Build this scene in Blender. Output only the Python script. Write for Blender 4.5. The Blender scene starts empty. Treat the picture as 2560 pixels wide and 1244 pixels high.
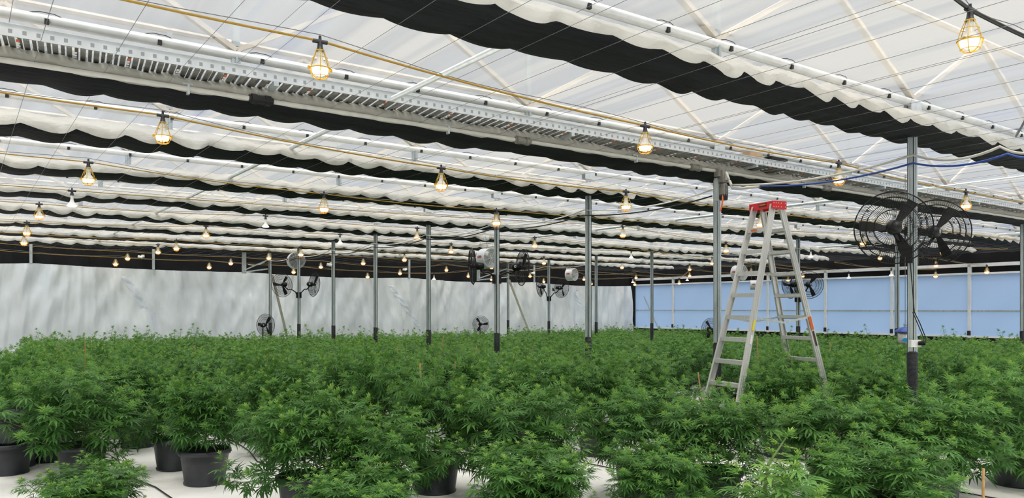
import bpy, math, random
import numpy as np
from mathutils import Vector, Matrix, noise
PI = math.pi
SC = bpy.context.scene
COL = SC.collection
RNG = random.Random(11)

# ---------------------------------------------------------------- camera, sky, exposure
EYE, FOC = 1.95, 1941.0
cam_d = bpy.data.cameras.new('camera')
cam = bpy.data.objects.new('camera', cam_d); COL.objects.link(cam)
cam.location = (0, 0, EYE)
cam.rotation_euler = (PI/2, 0, -math.atan2(.581, .814))
cam_d.sensor_width = 36.0; cam_d.lens = FOC/2560*36.0
cam_d.shift_y = (771-622)/2560.0
cam_d.clip_end = 300
SC.camera = cam
w = bpy.data.worlds.new('sky'); SC.world = w; w.use_nodes = True
nt = w.node_tree; bg = nt.nodes['Background']
tc = nt.nodes.new('ShaderNodeTexCoord'); sp = nt.nodes.new('ShaderNodeSeparateXYZ')
rp = nt.nodes.new('ShaderNodeValToRGB')
nt.links.new(tc.outputs['Generated'], sp.inputs[0]); nt.links.new(sp.outputs['Z'], rp.inputs[0])
rp.color_ramp.elements[0].position = 0.0; rp.color_ramp.elements[0].color = (.108, .116, .130, 1)
rp.color_ramp.elements[1].position = 1.0; rp.color_ramp.elements[1].color = (1.0, .99, .96, 1)
_e = rp.color_ramp.elements.new(.35); _e.color = (.108, .112, .116, 1)
_e = rp.color_ramp.elements.new(.60); _e.color = (.34, .34, .335, 1)
nt.links.new(rp.outputs[0], bg.inputs[0]); bg.inputs[1].default_value = 5.0
SC.view_settings.view_transform = 'Standard'; SC.view_settings.look = 'None'
SC.view_settings.gamma = 1.0; SC.view_settings.use_curve_mapping = False
SC.view_settings.exposure = 0.0
SC.cycles.max_bounces = 8; SC.cycles.diffuse_bounces = 4; SC.cycles.transparent_max_bounces = 16
SC.cycles.use_denoising = True
sun_d = bpy.data.lights.new('sun', 'SUN'); sun_d.energy = 1.5; sun_d.angle = math.radians(6); sun_d.color = (1, .96, .9)
sun = bpy.data.objects.new('sun', sun_d); COL.objects.link(sun)
sun.rotation_euler = (math.radians(38), math.radians(-18), 0); sun.location = (0, 0, 20)

# ---------------------------------------------------------------- helpers
BAY = 3.05
def at_depth(px, py, f):
    """world point seen at pixel (px, py), f metres in front of the lens"""
    r = (px-1280)/FOC*f
    return Vector((.581*f+.814*r, .814*f-.581*r, EYE+(771-py)*f/FOC))
def on_y(px, py, Y):
    t = (px-1280)/FOC
    X = Y*(.581+t*.814)/(.814-t*.581)
    f = .581*X+.814*Y
    return Vector((X, Y, EYE+(771-py)*f/FOC))
def on_x(px, py, X):
    t = (px-1280)/FOC
    Y = X*(.814-t*.581)/(.581+t*.814)
    f = .581*X+.814*Y
    return Vector((X, Y, EYE+(771-py)*f/FOC))
RIGHT = Vector((.814, -.581, 0)); FWD = Vector((.581, .814, 0)); UP = Vector((0, 0, 1))

class MB:
    def __init__(s): s.v = []; s.f = []
    def quad_grid(s, rows):
        b = len(s.v); n = len(rows[0])
        for r in rows: s.v += [tuple(p) for p in r]
        for i in range(len(rows)-1):
            for j in range(n-1):
                a = b+i*n+j; s.f.append((a, a+1, a+n+1, a+n))
        return s
    def box(s, c, d, R=None):
        b = len(s.v); c = Vector(c)
        for z in (-1, 1):
            for y in (-1, 1):
                for x in (-1, 1):
                    p = Vector((x*d[0]/2, y*d[1]/2, z*d[2]/2))
                    if R is not None: p = R @ p
                    s.v.append(tuple(c+p))
        for q in ((0, 2, 3, 1), (4, 5, 7, 6), (0, 1, 5, 4), (2, 6, 7, 3), (0, 4, 6, 2), (1, 3, 7, 5)):
            s.f.append(tuple(b+i for i in q))
        return s
    def bar(s, a, b, wd, ht, up=UP):
        """box section from a to b"""
        a = Vector(a); b = Vector(b); d = (b-a); L = d.length; d.normalize()
        sd = d.cross(up)
        if sd.length < 1e-4: sd = d.cross(Vector((1, 0, 0)))
        sd.normalize(); u = sd.cross(d)
        R = Matrix((d, sd, u)).transposed()
        return s.box((a+b)/2, (L, wd, ht), R)
    def tube(s, pts, r, n=6, closed=False, cap=True):
        pts = [Vector(p) for p in pts]; b = len(s.v); m = len(pts)
        rr = r if isinstance(r, (list, tuple)) else [r]*m
        for i, p in enumerate(pts):
            if closed: d = pts[(i+1) % m]-pts[i-1]
            else: d = pts[min(i+1, m-1)]-pts[max(i-1, 0)]
            d.normalize()
            ref = UP if abs(d.z) < .9 else Vector((1, 0, 0))
            sd = d.cross(ref).normalized(); u = sd.cross(d)
            for k in range(n):
                a = 2*PI*k/n
                s.v.append(tuple(p+(sd*math.cos(a)+u*math.sin(a))*rr[i]))
        for i in range(m if closed else m-1):
            i2 = (i+1) % m
            for k in range(n):
                s.f.append((b+i*n+k, b+i*n+(k+1) % n, b+i2*n+(k+1) % n, b+i2*n+k))
        if cap and not closed:
            s.f.append(tuple(b+k for k in range(n))[::-1]); s.f.append(tuple(b+(m-1)*n+k for k in range(n)))
        return s
    def ring(s, c, R, r, axis=(0, 0, 1), n=24, k=5):
        ax = Vector(axis).normalized(); ref = UP if abs(ax.z) < .9 else Vector((1, 0, 0))
        u = ax.cross(ref).normalized(); v = ax.cross(u); c = Vector(c)
        return s.tube([c+(u*math.cos(2*PI*i/n)+v*math.sin(2*PI*i/n))*R for i in range(n)], r, k, closed=True)
    def lathe(s, prof, c=(0, 0, 0), axis=(0, 0, 1), n=20, cap0=False, cap1=False):
        ax = Vector(axis).normalized(); ref = UP if abs(ax.z) < .9 else Vector((1, 0, 0))
        u = ax.cross(ref).normalized(); v = ax.cross(u); c = Vector(c); b = len(s.v)
        for R, z in prof:
            for i in range(n):
                a = 2*PI*i/n
                s.v.append(tuple(c+ax*z+(u*math.cos(a)+v*math.sin(a))*R))
        for j in range(len(prof)-1):
            for i in range(n):
                s.f.append((b+j*n+i, b+(j+1)*n+i, b+(j+1)*n+(i+1) % n, b+j*n+(i+1) % n))
        if cap0: s.f.append(tuple(b+i for i in range(n)))
        if cap1: s.f.append(tuple(b+(len(prof)-1)*n+i for i in range(n))[::-1])
        return s
    def obj(s, name, mat, parent=None, smooth=False, loc=None):
        me = bpy.data.meshes.new(name); me.from_pydata(s.v, [], s.f)
        if smooth: me.polygons.foreach_set('use_smooth', [True]*len(me.polygons))
        me.materials.append(mat); me.update()
        o = bpy.data.objects.new(name, me); COL.objects.link(o)
        if parent: o.parent = parent
        if loc is not None: o.location = loc
        return o
def tag(o, label=None, cat=None, group=None, kind=None):
    if label: o['label'] = label
    if cat: o['category'] = cat
    if group: o['group'] = group
    if kind: o['kind'] = kind
    return o
def empty(name, loc=(0, 0, 0), rz=0, label=None, cat=None, group=None):
    o = bpy.data.objects.new(name, None); COL.objects.link(o); o.location = loc; o.rotation_euler = (0, 0, rz)
    o.empty_display_size = .1
    return tag(o, label, cat, group)
def dup(o, parent=None, kids=None):
    c = o.copy(); COL.objects.link(c)
    if parent: c.parent = parent
    for ch in (list(o.children) if kids is None else kids): dup(ch, c)
    return c

# ---------------------------------------------------------------- materials
def mat(name, col, rough=.6, metal=0., spec=.5, var=0., vscale=8., stretch=(1, 1, 1), bump=0., bscale=20., trans=0., tcol=None,
        emit=None, estr=0., clear=0., col2=None):
    m = bpy.data.materials.new(name); m.use_nodes = True; n = m.node_tree; L = n.links
    p = n.nodes['Principled BSDF']; out = n.nodes['Material Output']
    p.inputs['Roughness'].default_value = rough; p.inputs['Metallic'].default_value = metal
    p.inputs['Specular IOR Level'].default_value = spec
    t = n.nodes.new('ShaderNodeTexCoord'); mp = n.nodes.new('ShaderNodeMapping'); mp.inputs['Scale'].default_value = stretch
    L.new(t.outputs['Object'], mp.inputs[0])
    ns = n.nodes.new('ShaderNodeTexNoise'); ns.inputs['Scale'].default_value = vscale; ns.inputs['Detail'].default_value = 4
    L.new(mp.outputs[0], ns.inputs['Vector'])
    cr = n.nodes.new('ShaderNodeValToRGB'); cr.color_ramp.elements[0].position = .3; cr.color_ramp.elements[1].position = .7
    c = col
    lo = tuple(max(0, x*(1-var)) for x in c[:3])+(1,); hi = tuple(min(1, x*(1+var)) for x in c[:3])+(1,)
    if col2: lo = tuple(c)+(1,); hi = tuple(col2)+(1,)
    cr.color_ramp.elements[0].color = lo; cr.color_ramp.elements[1].color = hi
    L.new(ns.outputs['Fac'], cr.inputs[0]); L.new(cr.outputs[0], p.inputs['Base Color'])
    if bump:
        nb = n.nodes.new('ShaderNodeTexNoise'); nb.inputs['Scale'].default_value = bscale; nb.inputs['Detail'].default_value = 5
        L.new(mp.outputs[0], nb.inputs['Vector'])
        bm = n.nodes.new('ShaderNodeBump'); bm.inputs['Strength'].default_value = bump; bm.inputs['Distance'].default_value = .05
        L.new(nb.outputs['Fac'], bm.inputs['Height']); L.new(bm.outputs[0], p.inputs['Normal'])
    if emit: p.inputs['Emission Color'].default_value = tuple(emit)+(1,); p.inputs['Emission Strength'].default_value = estr
    if trans or clear:
        sh = p.outputs[0]
        if trans:
            tr = n.nodes.new('ShaderNodeBsdfTranslucent'); mx = n.nodes.new('ShaderNodeMixShader'); mx.inputs[0].default_value = trans
            if tcol: tr.inputs[0].default_value = tuple(tcol)+(1,)
            else: L.new(cr.outputs[0], tr.inputs[0])
            L.new(sh, mx.inputs[1]); L.new(tr.outputs[0], mx.inputs[2]); sh = mx.outputs[0]
        if clear:
            tp = n.nodes.new('ShaderNodeBsdfTransparent'); mx = n.nodes.new('ShaderNodeMixShader'); mx.inputs[0].default_value = clear
            L.new(sh, mx.inputs[1]); L.new(tp.outputs[0], mx.inputs[2]); sh = mx.outputs[0]
        L.new(sh, out.inputs[0])
    return m
M = {}
M['floor'] = mat('white ground sheet', (.87, .85, .81), .55, var=.10, vscale=1.2, bump=.5, bscale=3.5)
M['galv'] = mat('galvanised steel', (.50, .55, .56), .42, metal=.55, var=.14, vscale=14, stretch=(1, 1, .25))
M['galv_lt'] = mat('bright galvanised steel', (.72, .75, .76), .35, metal=.5, var=.1, vscale=18)
M['pipe'] = mat('white painted pipe', (.74, .75, .74), .35, metal=.25, var=.1, vscale=6)
M['wrap'] = mat('black plastic wrap', (.012, .013, .016), .5, var=.4, vscale=12, bump=.3)
M['blackfab'] = mat('blackout fabric', (.007, .008, .010), .75, spec=.2, var=.5, vscale=3, stretch=(.25, 3, 3), bump=.6, bscale=9)
M['whitefab'] = mat('white woven curtain fabric', (.82, .80, .75), .42, var=.06, vscale=3, bump=.9, bscale=9, stretch=(.6, 1, 1), trans=.45)
M['shadefab'] = mat('white fabric in painted shade', (.42, .41, .36), .6, var=.12, vscale=4, stretch=(.3, 1, 1), bump=.5, bscale=8, trans=.15)  # curtain fabric with its underside shadow painted in as grey beige
M['tarp'] = mat('white wall tarpaulin', (.62, .66, .68), .30, var=.13, vscale=1.1, stretch=(1, 1, .35), bump=.8, bscale=4.5, trans=.12)
M['litstreak'] = mat('painted light streak on tarpaulin', (.86, .90, .95), .3, var=.04, vscale=4, trans=.6)  # paler colour that paints sunlight streaks on the tarp wall
M['wallblack'] = mat('black wall fabric', (.009, .009, .010), .8, spec=.2, var=.4, vscale=1.5)
M['pane'] = mat('frosted bluish plastic panel', (.46, .52, .72), .25, spec=.4, var=.05, vscale=.5, trans=.6, tcol=(.70, .86, 1.0))
M['black'] = mat('black plastic', (.012, .012, .014), .42, var=.3, vscale=20)
M['fanblack'] = mat('black enamel', (.008, .008, .009), .4, spec=.3, var=.3, vscale=20)
M['potmat'] = mat('charcoal pot plastic', (.022, .025, .030), .42, var=.25, vscale=10)
M['soil'] = mat('dark soil', (.02, .014, .01), .95, var=.5, vscale=40, bump=.8, bscale=60)
M['cane'] = mat('bamboo', (.42, .25, .10), .6, var=.25, vscale=14)
M['yellow'] = mat('yellow wire cage', (.55, .34, .02), .4, var=.12, vscale=20)
M['cord'] = mat('yellow cable', (.36, .21, .02), .5, var=.12, vscale=20)
M['wire'] = mat('dark steel wire', (.16, .16, .17), .5, metal=.3, var=.1)
M['bulb'] = mat('frosted bulb glass', (.66, .65, .60), .35, var=.05)
M['lens'] = mat('lit bulb face', (.9, .85, .8), .4, emit=(1., .44, .17), estr=8.)
M['lensp'] = mat('lit lamp face', (.9, .85, .85), .4, emit=(1., .75, .7), estr=3.)
M['alu'] = mat('brushed aluminium', (.62, .62, .60), .38, metal=.55, var=.08, vscale=20, stretch=(1, 1, .1))
M['trayfl'] = mat('dull ribbed tray steel', (.20, .20, .18), .5, metal=.3, var=.35, vscale=9)
M['red'] = mat('red plastic', (.55, .015, .02), .4, var=.1)
M['drum'] = mat('white enamel drum', (.60, .62, .64), .35, var=.05)
M['drumin'] = mat('grey drum interior', (.22, .23, .24), .6, var=.2)
M['redink'] = mat('red print', (.45, .02, .02), .5, var=.1)
M['white'] = mat('white plastic', (.76, .76, .74), .45, var=.05)
M['blue'] = mat('blue plastic', (.02, .06, .30), .4, var=.15)
M['cyan'] = mat('light blue sticker', (.03, .33, .72), .4, var=.1)
M['silver'] = mat('silver sheet', (.62, .62, .60), .3, metal=.7, var=.08)
M['conduit'] = mat('grey conduit', (.52, .51, .46), .5, var=.1)
M['motor'] = mat('grey motor casting', (.20, .19, .17), .5, metal=.3, var=.2)
M['orange'] = mat('orange lead', (.65, .10, .02), .5, var=.1)
M['card'] = mat('cardboard', (.48, .33, .19), .8, var=.1)
M['yel'] = mat('yellow sticker', (.75, .62, .02), .5, var=.05)
M['org'] = mat('orange sticker', (.62, .13, .03), .5, var=.1)
M['maroon'] = mat('dark sticker', (.06, .015, .015), .5, var=.2)
M['beige'] = mat('beige timber brace', (.55, .50, .42), .6, var=.1)
M['blackpol'] = mat('black drip hose', (.015, .015, .015), .5, var=.2)
M['strut'] = mat('cream painted truss member', (.60, .55, .48), .6, var=.1)
M['stem'] = mat('green stem', (.10, .17, .035), .6, var=.25, vscale=30)
M['wbeam'] = mat('white painted frame', (.72, .74, .76), .45, var=.06)

# ceiling film: panels that run along the wires, each a slightly different white
def ceiling_material():
    m = bpy.data.materials.new('translucent roof film'); m.use_nodes = True; n = m.node_tree; L = n.links
    for x in list(n.nodes): n.nodes.remove(x)
    out = n.nodes.new('ShaderNodeOutputMaterial')
    t = n.nodes.new('ShaderNodeTexCoord'); mp = n.nodes.new('ShaderNodeMapping'); mp.inputs['Scale'].default_value = (1, .03, 1)
    L.new(t.outputs['Object'], mp.inputs[0])
    ns = n.nodes.new('ShaderNodeTexNoise'); ns.inputs['Scale'].default_value = .75; ns.inputs['Detail'].default_value = 4.5; ns.inputs['Roughness'].default_value = .65
    L.new(mp.outputs[0], ns.inputs['Vector'])
    cr = n.nodes.new('ShaderNodeValToRGB'); e = cr.color_ramp.elements
    e[0].position = .36; e[0].color = (.60, .65, .77, 1); e[1].position = .64; e[1].color = (.90, .87, .82, 1)
    for p_, c_ in ((.44, (.80, .81, .82, 1)), (.52, (.70, .71, .72, 1)), (.57, (.88, .86, .82, 1))):
        x = e.new(p_); x.color = c_
    L.new(ns.outputs['Fac'], cr.inputs[0])
    tr = n.nodes.new('ShaderNodeBsdfTranslucent'); L.new(cr.outputs[0], tr.inputs[0])
    di = n.nodes.new('ShaderNodeBsdfDiffuse'); di.inputs[0].default_value = (.60, .60, .58, 1)
    tp = n.nodes.new('ShaderNodeBsdfTransparent'); tp.inputs[0].default_value = (.9, .9, .9, 1)
    L.new(cr.outputs[0], tp.inputs[0])
    a = n.nodes.new('ShaderNodeMixShader'); a.inputs[0].default_value = .60
    L.new(tr.outputs[0], a.inputs[1]); L.new(di.outputs[0], a.inputs[2])
    b = n.nodes.new('ShaderNodeMixShader'); b.inputs[0].default_value = .66
    L.new(a.outputs[0], b.inputs[1]); L.new(tp.outputs[0], b.inputs[2])
    mp2 = n.nodes.new('ShaderNodeMapping'); mp2.inputs['Scale'].default_value = (2.4, .35, 1); L.new(t.outputs['Object'], mp2.inputs[0])
    nb = n.nodes.new('ShaderNodeTexNoise'); nb.inputs['Scale'].default_value = 1.6; nb.inputs['Detail'].default_value = 5; L.new(mp2.outputs[0], nb.inputs['Vector'])
    bm = n.nodes.new('ShaderNodeBump'); bm.inputs['Strength'].default_value = .5; bm.inputs['Distance'].default_value = .08
    L.new(nb.outputs['Fac'], bm.inputs['Height']); L.new(bm.outputs[0], tr.inputs['Normal']); L.new(bm.outputs[0], di.inputs['Normal'])
    L.new(b.outputs[0], out.inputs[0])
    return m
M['film'] = ceiling_material()
def tray_material():
    m = mat('perforated galvanised strip', (.62, .65, .67), .4, metal=.4, var=.08)
    n = m.node_tree; L = n.links; p = n.nodes['Principled BSDF']
    src = p.inputs['Base Color'].links[0].from_socket
    t = n.nodes.new('ShaderNodeTexCoord'); s = n.nodes.new('ShaderNodeSeparateXYZ'); L.new(t.outputs['Object'], s.inputs[0])
    def frac(sock, per, lo, hi):
        a = n.nodes.new('ShaderNodeMath'); a.operation = 'DIVIDE'; a.inputs[1].default_value = per; L.new(sock, a.inputs[0])
        b = n.nodes.new('ShaderNodeMath'); b.operation = 'FRACT'; L.new(a.outputs[0], b.inputs[0])
        c = n.nodes.new('ShaderNodeMath'); c.operation = 'COMPARE'; c.inputs[1].default_value = (lo+hi)/2; c.inputs[2].default_value = (hi-lo)/2; L.new(b.outputs[0], c.inputs[0])
        return c.outputs[0]
    a = frac(s.outputs['X'], .10, .35, .65); b = frac(s.outputs['Z'], .10, .25, .6)
    mu = n.nodes.new('ShaderNodeMath'); mu.operation = 'MULTIPLY'; L.new(a, mu.inputs[0]); L.new(b, mu.inputs[1])
    mx = n.nodes.new('ShaderNodeMixRGB'); mx.inputs[2].default_value = (.30, .32, .33, 1); L.new(mu.outputs[0], mx.inputs[0]); L.new(src, mx.inputs[1])
    L.new(mx.outputs[0], p.inputs['Base Color'])
    return m
M['perf'] = tray_material()
def leaf_material():
    m = bpy.data.materials.new('hemp leaf'); m.use_nodes = True; n = m.node_tree; L = n.links
    p = n.nodes['Principled BSDF']; out = n.nodes['Material Output']
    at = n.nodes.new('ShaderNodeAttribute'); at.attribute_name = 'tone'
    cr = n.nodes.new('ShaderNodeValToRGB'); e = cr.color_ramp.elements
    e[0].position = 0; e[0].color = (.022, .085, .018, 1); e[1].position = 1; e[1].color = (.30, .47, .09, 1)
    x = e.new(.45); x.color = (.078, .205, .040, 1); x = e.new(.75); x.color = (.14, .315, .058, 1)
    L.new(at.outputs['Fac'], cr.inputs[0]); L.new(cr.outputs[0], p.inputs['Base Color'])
    p.inputs['Roughness'].default_value = .5; p.inputs['Specular IOR Level'].default_value = .35
    tr = n.nodes.new('ShaderNodeBsdfTranslucent'); L.new(cr.outputs[0], tr.inputs[0])
    mx = n.nodes.new('ShaderNodeMixShader'); mx.inputs[0].default_value = .35
    L.new(p.outputs[0], mx.inputs[1]); L.new(tr.outputs[0], mx.inputs[2]); L.new(mx.outputs[0], out.inputs[0])
    return m
M['leaf'] = leaf_material()

# ---------------------------------------------------------------- shell
XW, YW = 31.8, 32.42           # right wall (x) and left wall (y)
X0, Y0 = -9.0, -7.0
ZC = 4.64
def sag_floor():
    rows = []
    for i in range(90):
        x = X0+(XW-X0)*i/89
        rows.append([(x, Y0+(YW-Y0)*j/89, .012*noise.noise(Vector((x*1.2, j*.6, 0)))) for j in range(90)])
    return MB().quad_grid(rows).obj('floor', M['floor'], smooth=True)
tag(sag_floor(), kind='structure')
def ceiling():
    rows = []; nx, ny = 260, 150
    for i in range(nx):
        x = X0+(XW-X0)*i/(nx-1); r = []
        for j in range(ny):
            y = Y0+(YW-Y0)*j/(ny-1)
            u = ((y-1.63*BAY)/BAY) % 1
            z = ZC+.02*math.sin(PI*u)+.035*noise.noise(Vector((x*.8, y*.12, 3)))+.012*noise.noise(Vector((x*4, y*.35, 9)))
            r.append((x, y, z))
        rows.append(r)
    return MB().quad_grid(rows).obj('ceiling', M['film'], smooth=True)
tag(ceiling(), kind='structure')
# left wall: hanging white tarpaulin
def boundary(x):
    pts = [(-9, 3.58), (1.2, 3.56), (5.8, 3.56), (9.6, 3.45), (13.6, 3.42), (18.2, 3.38), (31.6, 3.26)]
    for a, b in zip(pts, pts[1:]):
        if a[0] <= x <= b[0]:
            z = a[1]+(b[1]-a[1])*(x-a[0])/(b[0]-a[0]); break
    else: z = pts[-1][1]
    u = ((x-2.28)/7.38) % 1
    return z-.10*math.sin(PI*u)
def tarp_off(x, q):
    lean = x+.5*(1-q)*math.sin(x*.7)
    f = .16*noise.noise(Vector((lean*1.1, q*.6, 1)))+.10*abs(math.sin(lean*1.6+.8*math.sin(lean*.9)+q*.5))**4
    f += .09*noise.noise(Vector((lean*2.4-q*2.6, q*2.2, 5)))+.05*abs(noise.noise(Vector((x*4+q*6, q*4, 8))))+.035*noise.noise(Vector((lean*7, q*1.2, 2)))
    f += .05*abs(noise.noise(Vector((lean*4.2+3, q*.9, 11))))+.06*abs(math.sin(lean*5.3+1.4*math.sin(lean*1.7)+q))**6
    return .25+f*1.9*(1-.4*q)-.19*q
def tarp_wall(name, x0, x1, y, flip=1):
    rows = []; n = int((x1-x0)/.05)
    for i in range(n+1):
        x = x0+(x1-x0)*i/n; zb = boundary(x); r = []
        for j in range(26):
            q = j/25; z = .02+(zb-.02)*q
            r.append((x, y-flip*tarp_off(x, q), z))
        rows.append(r)
    return MB().quad_grid(rows).obj(name, M['tarp'], smooth=True)
wl = tag(tarp_wall('wall_left', X0, XW-.35, YW), kind='structure')
mb = MB()  # streaks of sunlight on the tarp, modelled as pale strips along its folds
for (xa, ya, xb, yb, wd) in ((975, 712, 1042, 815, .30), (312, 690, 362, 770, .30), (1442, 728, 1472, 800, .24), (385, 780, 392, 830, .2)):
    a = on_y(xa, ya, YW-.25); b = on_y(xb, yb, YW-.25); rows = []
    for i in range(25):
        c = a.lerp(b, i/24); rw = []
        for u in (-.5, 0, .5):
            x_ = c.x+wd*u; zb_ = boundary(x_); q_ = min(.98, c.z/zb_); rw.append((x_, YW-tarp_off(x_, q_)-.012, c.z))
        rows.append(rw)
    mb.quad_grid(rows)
mb.obj('light_streak', M['litstreak'], wl)
n_ = 120
rows = [[(X0+(XW-X0)*i/n_, YW+.03-.03*math.sin(i*1.7), z) for z in (2.9, 4.1, ZC+.1)] for i in range(n_+1)]
tag(MB().quad_grid(rows).obj('wall_left_valance', M['wallblack']), kind='structure')
tag(MB().box(((XW-.17), YW-.1, 2.2), (.35, .06, 4.4)).obj('trim_corner_flap', M['wallblack']), kind='structure')
# right wall
ZS, ZT, ZM = .86, 3.29, 1.86
mb = MB().box((XW+.05, (Y0+YW)/2, ZS/2), (.1, YW-Y0, ZS))
wr = tag(mb.obj('wall_right', M['wallblack']), kind='structure')
MB().box((XW+.12, (Y0+YW)/2, (ZT+ZC)/2+.1), (.06, YW-Y0, ZC-ZT+.1)).obj('upper_black_panel', M['wallblack'], wr)
MB().box((XW-.03, (Y0+YW)/2, 3.62), (.10, YW-Y0, .13)).obj('eave_rail', M['wbeam'], wr)
yk = 1.63*BAY+.0
win = 0
for k in range(-3, 9):
    ya, yb = 1.63*BAY+k*BAY, 1.63*BAY+(k+1)*BAY
    win += 1
    e = empty(f'window_{win}', (XW, (ya+yb)/2, ZS)); e['kind'] = 'structure'
    h = yb-ya
    MB().box((0, 0, (ZM-ZS)/2), (.012, h-.10, ZM-ZS-.05)).obj('pane', M['pane'], e)
    MB().box((0, 0, (ZT+ZM)/2-ZS), (.012, h-.10, ZT-ZM-.05)).obj('pane', M['pane'], e)
    m2 = MB(); m2.box((-.02, h/2, (ZT-ZS)/2+.16), (.12, .11, ZT-ZS+.42)); m2.obj('mullion', M['wbeam'], e)
    MB().box((-.03, 0, ZM-ZS), (.06, h-.12, .06)).obj('middle_rail', M['galv'], e)
    MB().box((-.05, 0, .02), (.14, h, .07)).obj('sill', M['wbeam'], e)
    MB().box((-.04, 0, ZT-ZS), (.10, h, .06)).obj('head_rail', M['wbeam'], e)
    MB().box((-.095, h/2, .13), (.02, .13, .22)).obj('post_wrap', M['wrap'], e)
tag(MB().box((X0, (Y0+YW)/2, 2.3), (.05, YW-Y0, 4.6)).obj('wall_back', M['tarp']), kind='structure')
tag(MB().box(((X0+XW)/2, Y0, 2.3), (XW-X0, .05, 4.6)).obj('wall_front', M['tarp']), kind='structure')

# ---------------------------------------------------------------- roof trusses
TY = [(1.63+k)*BAY for k in range(9)]
MX = [9.67+3.69*k for k in range(-3, 7)]     # member positions along a truss
ordn = ['nearest', 'second', 'third', 'fourth', 'fifth', 'sixth', 'seventh', 'eighth', 'farthest']
far = ['nearest the camera', 'second from the camera', 'third from the camera', 'fourth from the camera', 'fifth from the camera',
       'sixth from the camera', 'third from the white tarp wall', 'second from the white tarp wall', 'closest to the white tarp wall']
for k, y in enumerate(TY):
    t = empty('roof_truss', (0, y, 4.4), label='white pipe roof truss with clips, ' + far[k], cat='truss', group='roof trusses above the curtains')
    MB().tube([(X0, 0, .11), (XW, 0, .11)], .048, 10).obj('chord_pipe', M['pipe'], t, smooth=True)
    MB().tube([(X0, 0, 1.25), (XW, 0, 1.25)], .04, 6).obj('top_chord', M['strut'], t)
    d = MB()
    for i in range(-11, 13):
        xa = 9.67+1.845*i
        if X0 < xa < XW-1.9:
            d.bar((xa, 0, .16 if i % 2 == 0 else 1.2), (xa+1.845, 0, 1.2 if i % 2 == 0 else .16), .05, .07 if i % 2 else .045, up=Vector((0, 1, 0)))
    d.obj('web_braces', M['strut'], t)
    for i, mx in enumerate(MX):
        if abs(mx-9.67) < .1 or abs(mx-20.74) < .1 or mx > XW-.5: continue
        mbx = MB().box((mx, 0, -.06), (.085, .05, .30)).box((mx, -.035, -.06), (.02, .02, .30)).box((mx, 0, .75), (.07, .05, 1.1))
        mbx.obj('drop_post', M['galv'], t)
    if k == 0:
        clip_me = MB().box((0, -.045, .085), (.035, .03, .045)).tube([(-.13, -.01, .155), (-.05, -.02, .172), (.06, -.02, .170), (.12, -.01, .155)], .004, 4).obj('film_clip', M['black'], t)
        clip_me.location = (X0+.3, 0, 0); clip0 = clip_me
    x = X0+.3
    while x < XW-.6:
        x += .88+.1*RNG.random()
        if .581*x+.814*y < 2 or abs((.814*x-.581*y)/(.581*x+.814*y)) > .7: continue
        c = clip0.copy(); COL.objects.link(c); c.parent = t; c.location = (x, 0, 0)

# ---------------------------------------------------------------- blackout curtains
def curtain(k, y):
    special = (k == 1)
    wp = [(-.36, .0), (-.40, .05), (-.33, .12), (-.22, .16), (-.08, .15), (.06, .17), (.2, .10)]
    bp = [(-.34, .03), (-.31, -.01), (-.2, -.035), (-.05, -.05), (.1, -.055), (.2, -.05), (.27, -.04)]
    z0 = (4.15, 4.13, 4.12, 4.13, 4.13, 4.12, 4.12, 4.11, 4.11)[k]
    if special:
        wp = [(-.20, -.10), (-.26, -.05), (-.24, .01), (-.12, .06), (.0, .07), (.1, .03)]
        bp = [(-.19, -.085), (-.12, -.13), (-.02, -.155), (.1, -.165), (.2, -.15), (.27, -.13)]
    t = empty('blackout_curtain', (0, y, z0),
              label=('bunched blackout curtain with fold painted in grey beige shade below the cable tray' if special else
                     'bunched black and white blackout curtain under the truss ' + far[k]),
              cat='curtain', group='blackout curtains bunched across the roof')
    n = int((XW-.4-X0)/.044); W = []; B = []
    sd = k*17.3
    for i in range(n+1):
        x = X0+(XW-.4-X0)*i/n
        u = ((x+.11*math.sin(x*.9+sd))/.53) % 1
        cell = math.floor((x+.11*math.sin(x*.9+sd))/.53)
        hsh = (math.sin(cell*12.9898+sd*7.1)*43758.5453) % 1
        skew = .35+.3*hsh
        uu = u**(math.log(.5)/math.log(skew))
        sc = math.sin(PI*uu)**.8
        amp = (.35+1.0*hsh)*(1.15 if k < 6 else .8)
        big = .045*noise.noise(Vector((x*.5, sd, 0)))
        rw = []
        for j, (a, b) in enumerate(wp):
            q = j/(len(wp)-1)
            cr = noise.noise(Vector((x*3.1+j*.35, j*.8, sd)))*.05+abs(noise.noise(Vector((x*4.5+j*.6, j*.9, sd+4))))*.07-abs(noise.noise(Vector((x*9-j*.8, j*1.3, sd+7))))*.03
            s_ = -.065*sc*amp*(1-q)**2 if not special else -.02*sc
            rw.append((x, a+cr*.7-.05*(1-q)*sc*(0 if special else 1)*.5, b+s_+big*(.4+q*.6)+cr*(.3+q*1.1)))
        W.append(rw)
        rb = []
        for j, (a, b) in enumerate(bp):
            q = j/(len(bp)-1)
            cr = noise.noise(Vector((x*1.1, j*1.9, sd+9)))*.022
            s_ = -.035*sc*amp*q
            rb.append((x, a+cr, b+s_+big*.4+cr*.6*(0 if j == 0 else 1)))
        B.append(rb)
    MB().quad_grid(W).obj('white_layer', M['shadefab'] if special else M['whitefab'], t, smooth=True)
    MB().quad_grid(B).obj('black_layer', M['blackfab'], t, smooth=True)
    return t
for k, y in enumerate(TY): curtain(k, y)

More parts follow.
